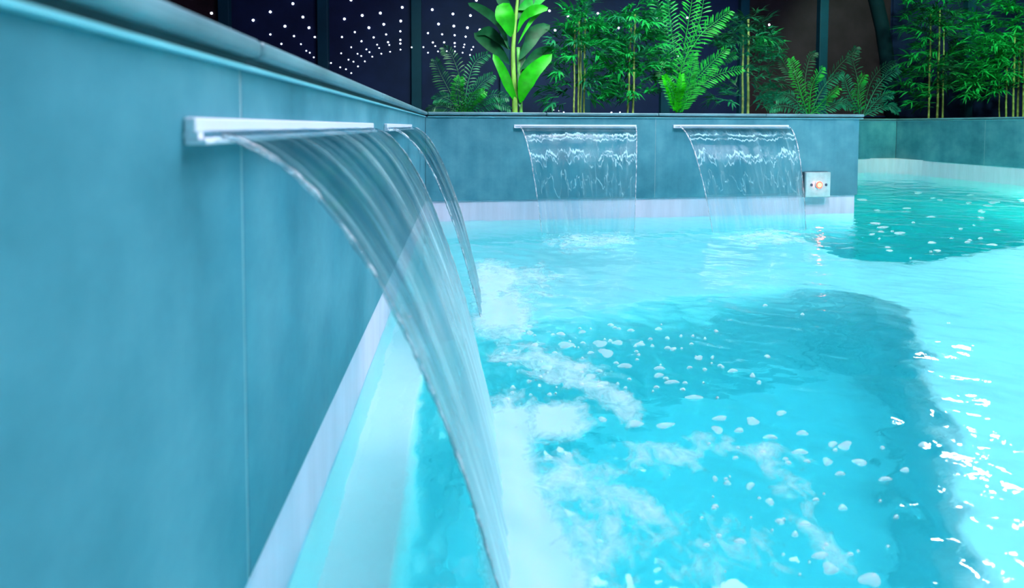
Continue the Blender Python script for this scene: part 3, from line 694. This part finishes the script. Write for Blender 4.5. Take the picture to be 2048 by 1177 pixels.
fern(1620, 3.3, 'spreading fern with a bright arching tip between the bamboo and the arched rib', [
    ([(1615, 230), (1600, 180), (1590, 145), (1582, 118)], .06, M_FERNB), ([(1620, 230), (1640, 185), (1660, 160), (1682, 148)], .055, M_FERN),
    ([(1618, 230), (1622, 180, -.05), (1632, 155, -.1), (1645, 135, -.1)], .05, M_FERNB), ([(1620, 230), (1645, 205, -.05), (1660, 190, -.1), (1676, 176, -.1)], .045, M_FERNB),
    ([(1614, 230), (1590, 200), (1570, 190), (1552, 200)], .05, M_FERN), ([(1616, 230), (1590, 165, .1), (1570, 130, .15), (1556, 105, .15)], .06, M_DARKL),
    ([(1620, 230), (1650, 170, .1), (1680, 130, .15), (1712, 100, .15)], .06, M_DARKL), ([(1620, 230), (1655, 215, -.05), (1680, 205, -.1), (1700, 215, -.1)], .045, M_FERN),
    ([(1612, 230), (1585, 215, -.05), (1560, 212, -.1), (1540, 220, -.1)], .04, M_FERN), ([(1618, 230), (1610, 170, .05), (1618, 120, .1), (1630, 105, .1)], .05, M_DARKL)])
fern(1725, 3.35, 'rounded fern with one bright fan frond behind the right end of the block', [
    ([(1720, 232), (1716, 195, -.05), (1718, 170, -.1), (1728, 150, -.1)], .065, M_FERNB), ([(1726, 232), (1750, 180), (1775, 150), (1796, 140)], .05, M_FERN),
    ([(1728, 232), (1750, 205, -.05), (1768, 190, -.1), (1785, 190, -.1)], .05, M_FERN), ([(1722, 232), (1700, 190), (1690, 160), (1682, 150)], .05, M_FERN),
    ([(1724, 232), (1700, 205, -.05), (1686, 200, -.1), (1672, 208, -.1)], .045, M_DARKL), ([(1724, 232), (1715, 160, .1), (1705, 115, .15), (1712, 95, .15)], .06, M_DARKL),
    ([(1728, 232), (1760, 215, -.05), (1780, 212, -.1), (1796, 224, -.1)], .04, M_FERN), ([(1726, 232), (1740, 170, .1), (1765, 135, .15), (1790, 125, .15)], .05, M_DARKL)])

# bamboo: canes with node rings, leaf sprays on twigs
def spray_mesh(k, L, lw):
    V, Fc = tube([Vector((0, 0, 0)), Vector((L*.35, 0, L*.05)), Vector((L*.75, 0, 0))], [.0016, .0012, .0006], 4)
    rr = random.Random(k)
    for j in range(9):
        f = .25+.75*j/8; b = Vector((L*.75*f, 0, L*.05*math.sin(f*3)))
        ang = rr.uniform(-1.1, 1.1)*(1.15-f*.5); el = rr.uniform(-.55, .35)
        d = Vector((math.cos(ang)*math.cos(el), math.sin(ang)*math.cos(el), math.sin(el))); ln = L*rr.uniform(.42, .72)
        mid = b+d*ln*.5+Vector((0, 0, ln*.05)); tip = b+d*ln+Vector((0, 0, -ln*.14))
        sd = d.cross(Vector((rr.uniform(-.4, .4), rr.uniform(-.4, .4), 1)))
        blade([b, (b+mid)/2+Vector((0, 0, ln*.03)), mid, tip], lw, sd, .2, .4, V, Fc)
    return V, Fc
SPR = {}
def bamboo(u, y, label, canes, areas, L, lw, mats, seed):
    rr = random.Random(seed); root = plant_root('bamboo', u, y, label, 'plant', 'bamboo clumps behind the pool')
    tops = []
    for (u0, u1, vt, r) in canes:
        yy = y+rr.uniform(-.06, .06); base = px(u0, 238, yy); base.z = .50; top = px(u1, vt, yy)
        n = 14; pts = []; rad = []
        for k in range(n):
            p = base.lerp(top, k/(n-1))+Vector((math.sin(k*.9+seed)*.002, 0, 0))
            for dz, m in ((-.006, 1), (0, 1.28), (.006, 1)): pts.append(p+Vector((0, 0, dz))); rad.append(r*m*(1-.3*k/n))
        V, Fc = tube(local(pts, root), rad, 7); mesh_obj('cane', V, Fc, M_CULM, root, True); tops.append((base, top))
    for (cu, cv, ru, rv, cnt, mi) in areas:
        for k in range(int(cnt*1.45)):
            a = rr.uniform(0, 2*math.pi); q = math.sqrt(rr.random())
            p = px(cu+ru*q*math.cos(a), cv+rv*q*math.sin(a), y+rr.uniform(-.16, .16))
            mat = mats[mi if rr.random() < .75 else (mi+1) % len(mats)]; kk = (rr.randrange(5), L, mat.name)
            if kk not in SPR:
                V, Fc = spray_mesh(kk[0]+seed*10, L, lw); o = mesh_obj('leaf_spray', V, Fc, mat, None, True); SPR[kk] = o
            else: o = SPR[kk].copy(); C.objects.link(o)
            o.parent = root; cn = root.location
            out = math.atan2(p.y-y, p.x-cn.x)+rr.uniform(-.9, .9)
            o.location = p-root.location-Vector((math.cos(out), math.sin(out), 0))*L*.5
            o.rotation_euler = (rr.uniform(-.5, .5), rr.uniform(-.75, .45), out); s = rr.uniform(.8, 1.2); o.scale = (s, s, s)
    return root
bamboo(1160, 3.45, 'bushy bamboo with four thin canes right of the banana plant', [(1148, 1149, 60, .0075), (1157, 1158, 30, .009), (1162, 1162, 80, .005), (1168, 1170, 40, .0075)],
       [(1160, 95, 62, 70, 62, 0), (1165, 40, 40, 40, 24, 0), (1205, 160, 36, 48, 28, 0), (1112, 175, 26, 42, 16, 1), (1220, 80, 24, 40, 14, 1)], .145, .0150, (M_MID, M_FERN), 3)
bamboo(1262, 3.5, 'dense bamboo with two canes just left of the palm', [(1255, 1262, 50, .0085), (1266, 1270, 30, .0085)],
       [(1262, 80, 52, 60, 58, 0), (1290, 40, 45, 45, 26, 0), (1270, 160, 58, 45, 46, 0), (1320, 120, 28, 50, 18, 0), (1235, 190, 22, 22, 8, 1)], .145, .0150, (M_MID, M_FERN), 4)
bamboo(1490, 3.5, 'dark bamboo with two pale canes right of the palm', [(1485, 1486, 55, .0095), (1496, 1497, 40, .0110)],
       [(1495, 72, 52, 45, 42, 1), (1530, 95, 34, 34, 16, 0), (1450, 80, 26, 36, 16, 2), (1530, 150, 34, 50, 24, 1), (1450, 195, 34, 20, 10, 1), (1545, 205, 30, 16, 8, 1)], .14, .0135, (M_MID, M_FERN, M_DARKL), 5)
bamboo(1872, 4.75, 'feathery bamboo with three tall pale canes beside the arched rib', [(1857, 1862, 30, .0095), (1874, 1880, 20, .011), (1885, 1888, 60, .0085)],
       [(1860, 20, 52, 45, 40, 0), (1845, 85, 40, 60, 34, 0), (1840, 170, 44, 48, 34, 0), (1910, 60, 36, 70, 34, 1), (1905, 140, 40, 50, 24, 1), (1880, -60, 60, 50, 20, 0)], .21, .0150, (M_BAM2, M_DARKL), 6)
bamboo(2020, 4.7, 'full bright bamboo clump at the far right edge of the planted bed', [(2012, 2014, 110, .009), (2026, 2030, 60, .010), (2035, 2040, 90, .011), (2046, 2050, 60, .009), (1999, 1998, 150, .006)],
       [(2000, 60, 58, 75, 66, 0), (1990, 130, 62, 50, 50, 0), (2025, 130, 45, 60, 40, 0), (1965, 175, 44, 28, 22, 1), (2050, 40, 60, 90, 40, 0), (2000, -60, 70, 50, 24, 0)], .21, .0150, (M_BAM2, M_MID), 7)
